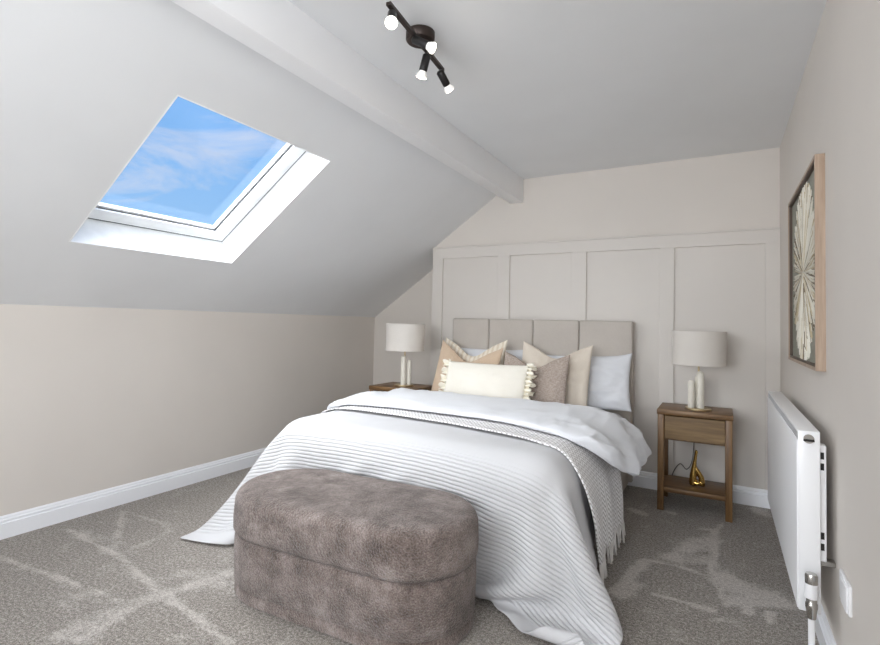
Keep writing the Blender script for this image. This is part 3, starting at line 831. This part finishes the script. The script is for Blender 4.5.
# ------------------------------------------------------------------ radiator
rad = thing('radiator', 'white flat panel radiator on the right wall under the framed picture', 'radiator', (.246, 2.64, .2))
def rl(p): return (p[0]-.231, p[1]-2.64, p[2]-.2)
RY0, RY1, RZ0, RZ1 = 2.043, 3.255, .205, .774
box('radiator_panel', rl((.200, RY0+.004, RZ0)), rl((.205, RY1-.004, RZ1-.03)), M['radiator'], rad, .002, 2)
bm = bmesh.new()
add_box(bm, rl((.207, RY0+.012, RZ0+.01)), rl((.258, RY1-.012, RZ1-.014)))
from_bm('radiator_core', bm, M['radiator'], rad)
box('side_panel', rl((.203, RY0, RZ0-.004)), rl((.262, RY0+.012, RZ1)), M['radiator'], rad, .003, 2)
box('side_panel', rl((.203, RY1-.012, RZ0-.004)), rl((.262, RY1, RZ1)), M['radiator'], rad, .003, 2)
box('top_band', rl((.2035, RY0+.006, RZ1-.034)), rl((.207, RY1-.006, RZ1-.006)), M['grille'], rad, .001, 1)
tg = box('top_grille', rl((.2025, RY0+.002, RZ1-.008)), rl((.262, RY1-.002, RZ1+.001)), M['radiator'], rad, .002, 2)
def disc(name, mat, parent, c, r, y0, y1, n=28):
    bm = bmesh.new(); add_tube(bm, [(c[0], y0, c[1]), (c[0], y1, c[1])], r, n)
    return from_bm(name, bm, mat, parent, True, angle=R(40))
cx_, cz_ = .232-.231, .75-.2
cap = disc('vent_plug', M['chrome'], rad, (cx_, cz_), .0145, RY0-2.64-.004, RY0-2.64+.004)
box('plug_slot', (cx_-.0145, RY0-2.64-.008, cz_-.008), (cx_+.0145, RY0-2.64-.001, cz_-.001), M['black'], cap, .001, 1)
v = thing('radiator_valve', 'chrome valve with a white collar at the lower near end of the radiator', 'valve', (.249, 2.018, .2))
lathe('valve_body', [(0, -.005), (.012, -.005), (.0145, .02), (.0165, .03), (.0165, .04), (.014, .044), (.014, .07), (0, .07)], M['chrome'], v, 24)
lathe('collar', [(0, .058), (.0175, .058), (.018, .061), (.018, .1), (.0175, .103), (0, .103)], M['plastic'], v, 24)
lathe('valve_cap', [(0, .103), (.0172, .103), (.0172, .127), (.0145, .133), (0, .135)], M['chrome'], v, 24)
tube('valve_tail', [(0, 0, .03), (0, .032, .03)], .009, M['chrome'], v, 14)
pp = tube('radiator_pipe', [(.249, 2.018, .0), (.249, 2.018, .194)], .0092, M['plastic'])
tag(pp, 'white pipe rising from the carpet to the radiator valve', 'pipe')
for y in (2.085, 3.12):
    b = thing('radiator_bracket', 'white slotted steel bracket behind the %s end of the radiator' % ('near' if y < 2.5 else 'far'), 'bracket', (XR, y, .53), 0, 'radiator brackets')
    box('bracket_rail', (-.0415, -.02, -.17), (-.024, .02, .20), M['plastic'], b, .002, 1)
    for zz in (-.135, -.10, .12, .155):
        box('slot', (-.0395, -.0205, zz), (-.030, -.019, zz+.022), M['black'], b)
    box('hook', (-.043, -.015, -.185), (-.0, .015, -.168), M['chrome'], b, .002, 1)

# plain double plate on the right wall
so = thing('wall_plate', 'white plain wall plate on the right wall near the radiator valve', 'wall plate', (XR, 1.90, .345))
box('back_plate', (-.009, -.064, -.042), (0, .064, .042), M['plastic'], so, .003, 3)
box('cover', (-.014, -.06, -.036), (-.008, .018, .036), M['plastic'], so, .003, 3)

# ------------------------------------------------------------------ framed picture
pic = thing('framed_picture', 'pale oak framed picture of an ivory sunburst flower on olive grey, on the right wall', 'picture', (XR, 2.645, 1.345))
ph, pw, pt = .387, .418, .03
bm = bmesh.new(); fwid = .012
for lo, hi in (((-pw, -ph), (-pw+fwid, ph)), ((pw-fwid, -ph), (pw, ph)), ((-pw+fwid, -ph), (pw-fwid, -ph+fwid)), ((-pw+fwid, ph-fwid), (pw-fwid, ph))):
    add_box(bm, (-pt, lo[0], lo[1]), (0, hi[0], hi[1]))
fr_ = from_bm('picture_frame', bm, M['frame_wood'], pic)
bm = bmesh.new(); a_ = fwid; b_ = fwid+.008
for lo, hi in (((-pw+a_, -ph+a_), (-pw+b_, ph-a_)), ((pw-b_, -ph+a_), (pw-a_, ph-a_)), ((-pw+b_, -ph+a_), (pw-b_, -ph+b_)), ((-pw+b_, ph-b_), (pw-b_, ph-a_))):
    add_box(bm, (-pt+.004, lo[0], lo[1]), (-.002, hi[0], hi[1]))
from_bm('inner_moulding', bm, M['frame_dark'], fr_)
box('canvas', (-.014, -pw+a_, -ph+a_), (-.004, pw-a_, ph-a_), M['art_ground'], pic)
def sunburst():
    rg = random.Random(11); vs = []; fs = []; mi = []
    for k in range(900):
        a = rg.uniform(0, 2*PI); L = rg.uniform(.27, .372)*(1 - .05*math.cos(2*a)); r0 = rg.uniform(.0, .07)
        if rg.random() < .45: r0 = rg.uniform(.08, .2)
        w = rg.uniform(.002, .005); d = Vector((0, math.cos(a), math.sin(a))); n = Vector((0, -math.sin(a), math.cos(a)))
        hgt = -.0145 - rg.uniform(.0005, .0045); bend = rg.uniform(-.02, .02)
        i0 = len(vs)
        for t in range(6):
            f = t/5; rr = r0+(L-r0)*f; ww = w*(.25+1.5*math.sin(PI*min(1, f*.9+.08))); c = d*rr + n*bend*f*f
            vs += [c+n*ww+Vector((-.0138, 0, 0)), c+Vector((hgt, 0, 0)), c-n*ww+Vector((-.0138, 0, 0))]
        m = rg.choices((0, 1, 2), (.66, .20, .14))[0]
        for t in range(5):
            for s in (0, 1):
                q = i0+t*3+s; fs.append((q, q+1, q+4, q+3)); mi.append(m)
    o = mk('sunburst', vs, fs, [M['stroke_white'], M['stroke_sand'], M['stroke_dark']], pic)
    o.data.polygons.foreach_set('material_index', mi)
sunburst()

# ------------------------------------------------------------------ ceiling spot bar
lt_ = thing('ceiling_spotlight', 'dark bronze bar spotlight with four lit spots on the flat ceiling', 'ceiling light', (-1.055, 1.70, ZC))
lathe('ceiling_mount', [(0, 0), (.058, 0), (.058, -.03), (.053, -.036), (0, -.036)], M['bronze'], lt_, 40)
bp0, bp1 = Vector((.05, -.295, -.062)), Vector((-.005, .197, -.062))
bm = bmesh.new()
bd = (bp1-bp0).normalized(); bn = Vector((-bd.y, bd.x, 0))
def obox(bm, p, q, w, h):
    d = (q-p).normalized(); n = Vector((-d.y, d.x, 0))*w; u = Vector((0, 0, h)); vs = []
    for a in (p, q):
        for s, t in ((-1, -1), (1, -1), (1, 1), (-1, 1)): vs.append(bm.verts.new(a+n*s+u*t))
    for f in ((0, 1, 2, 3), (7, 6, 5, 4), (0, 4, 5, 1), (1, 5, 6, 2), (2, 6, 7, 3), (3, 7, 4, 0)): bm.faces.new([vs[i] for i in f])
obox(bm, bp0, bp1, .009, .006); from_bm('bar', bm, M['bronze'], lt_)
tube('post', [(.018, 0, -.03), (.018, 0, -.06)], .012, M['bronze'], lt_, 14)
def spot(f, dirv, drop=.022):
    p = bp0.lerp(bp1, f); d = Vector(dirv).normalized(); base = p + Vector((0, 0, -drop)) 
    h = tube('spot_head', [base - d*.008, base - d*.002, base + d*.055, base + d*.06], [.010, .0165, .0165, .015], M['black'], lt_, 20)
    tube('knuckle', [p + Vector((0, 0, -.004)), base], .004, M['chrome'], h, 8)
    q = base + d*.052
    b = tube('bulb', [q, q + d*.012, q + d*.026, q + d*.032], [.0125, .015, .022, .022], M['bulb_glass'], h, 24)
    tube('bulb_face', [q + d*.0295, q + d*.0335], [.0202, .0195], M['bulb'], h, 24)
spot(.06, (.35, -.55, -.75)); spot(.43, (.85, .25, -.5), .014); spot(.66, (-.30, .05, -.95)); spot(.95, (.15, .75, -.62))

# ------------------------------------------------------------------ daylight
world = bpy.data.worlds.new('sky'); SC.world = world; world.use_nodes = True
nt = world.node_tree; nt.nodes.clear()
N = nt.nodes.new; Lk = nt.links.new
out = N('ShaderNodeOutputWorld'); bg = N('ShaderNodeBackground'); Lk(bg.outputs[0], out.inputs[0])
tc = N('ShaderNodeTexCoord'); gen = tc.outputs['Generated']
sep = N('ShaderNodeSeparateXYZ'); Lk(gen, sep.inputs[0])
def wramp(fac, stops):
    r = N('ShaderNodeValToRGB'); el = r.color_ramp.elements
    while len(el) < len(stops): el.new(.5)
    for e, (p, c) in zip(el, stops): e.position = p; e.color = c
    Lk(fac, r.inputs['Fac']); return r.outputs['Color']
blue = wramp(sep.outputs['Z'], [(0, lin(186, 214, 247)), (.18, lin(150, 197, 246)), (.45, lin(112, 174, 242)), (1, lin(90, 150, 230))])
mp = N('ShaderNodeMapping'); mp.inputs['Scale'].default_value = (2.2, 2.2, 6.5); mp.inputs['Location'].default_value = (.95, .1, -.35); Lk(gen, mp.inputs['Vector'])
nz = N('ShaderNodeTexNoise'); nz.inputs['Scale'].default_value = 1.6; nz.inputs['Detail'].default_value = 7; nz.inputs['Roughness'].default_value = .58; nz.inputs['Distortion'].default_value = .5
Lk(mp.outputs[0], nz.inputs['Vector'])
cf = wramp(nz.outputs['Fac'], [(.50, (0, 0, 0, 1)), (.70, (.85, .85, .85, 1))])
mx = N('ShaderNodeMix'); mx.data_type = 'RGBA'; Lk(cf, mx.inputs[0]); Lk(blue, mx.inputs[6]); mx.inputs[7].default_value = lin(222, 226, 240)
# unseen bright lobe added to the sky behind the photographer to light the room
dt = N('ShaderNodeVectorMath'); dt.operation = 'DOT_PRODUCT'; Lk(gen, dt.inputs[0]); dt.inputs[1].default_value = Vector((.22, -.97, -.10)).normalized()
mr = N('ShaderNodeMapRange'); mr.interpolation_type = 'SMOOTHSTEP'; mr.inputs['From Min'].default_value = .0; mr.inputs['From Max'].default_value = .95; Lk(dt.outputs['Value'], mr.inputs['Value'])
sc_ = N('ShaderNodeVectorMath'); sc_.operation = 'SCALE'; sc_.inputs[0].default_value = (.97, .985, 1.0); Lk(mr.outputs['Result'], sc_.inputs['Scale'])
sc2 = N('ShaderNodeVectorMath'); sc2.operation = 'SCALE'; Lk(sc_.outputs[0], sc2.inputs[0]); sc2.inputs['Scale'].default_value = 13.5
ad = N('ShaderNodeVectorMath'); ad.operation = 'ADD'; Lk(mx.outputs[2], ad.inputs[0]); Lk(sc2.outputs[0], ad.inputs[1])
# second bright lobe, added overhead out of view to light through the skylight
d2 = N('ShaderNodeVectorMath'); d2.operation = 'DOT_PRODUCT'; Lk(gen, d2.inputs[0]); d2.inputs[1].default_value = Vector((-.42, -.30, .86)).normalized()
m2 = N('ShaderNodeMapRange'); m2.interpolation_type = 'SMOOTHSTEP'; m2.inputs['From Min'].default_value = .66; m2.inputs['From Max'].default_value = .97; Lk(d2.outputs['Value'], m2.inputs['Value'])
s3 = N('ShaderNodeVectorMath'); s3.operation = 'SCALE'; s3.inputs[0].default_value = (.95, .98, 1.0); Lk(m2.outputs['Result'], s3.inputs['Scale'])
s4 = N('ShaderNodeVectorMath'); s4.operation = 'SCALE'; Lk(s3.outputs[0], s4.inputs[0]); s4.inputs['Scale'].default_value = 18.5
a2 = N('ShaderNodeVectorMath'); a2.operation = 'ADD'; Lk(ad.outputs[0], a2.inputs[0]); Lk(s4.outputs[0], a2.inputs[1]); ad = a2
Lk(ad.outputs[0], bg.inputs['Color']); bg.inputs['Strength'].default_value = 1.0
world.cycles.sampling_method = 'AUTOMATIC'

def portal(name, center, normal, sx, sy, up):
    l = bpy.data.lights.new(name, 'AREA'); l.shape = 'RECTANGLE'; l.size = sx; l.size_y = sy
    l.cycles.is_portal = True
    o = bpy.data.objects.new(name, l); link(o)
    z = -Vector(normal).normalized(); x = Vector(up).cross(z).normalized(); y = z.cross(x)
    m = Matrix((x, y, z)).transposed().to_4x4(); m.translation = center; o.matrix_world = m
portal('added_window_daylight', ((WX0+WX1)/2, YF-.14, (WZ0+WZ1)/2), (0, 1, 0), WX1-WX0, WZ1-WZ0, (0, 0, 1))  # guides sky light in through the added rear window
portal('added_side_daylight', (XR+.14, (WY0+WY1)/2, (WZ0+WZ1)/2), (-1, 0, 0), WY1-WY0, WZ1-WZ0, (0, 0, 1))  # same for the added side window
portal('skylight_daylight', SP((U0+U1)/2, (Y0+Y1)/2, .29), (sa, 0, -ca), Y1-Y0, U1-U0, (ca, 0, sa))

# ------------------------------------------------------------------ render look
vs_ = SC.view_settings; vs_.view_transform = 'Standard'; vs_.look = 'None'; vs_.exposure = 0.08; vs_.gamma = 1.0
vs_.use_curve_mapping = False
cy = SC.cycles
cy.use_denoising = True; cy.max_bounces = 12; cy.diffuse_bounces = 8; cy.transparent_max_bounces = 12; cy.sample_clamp_indirect = 6.0; cy.caustics_reflective = False; cy.caustics_refractive = False
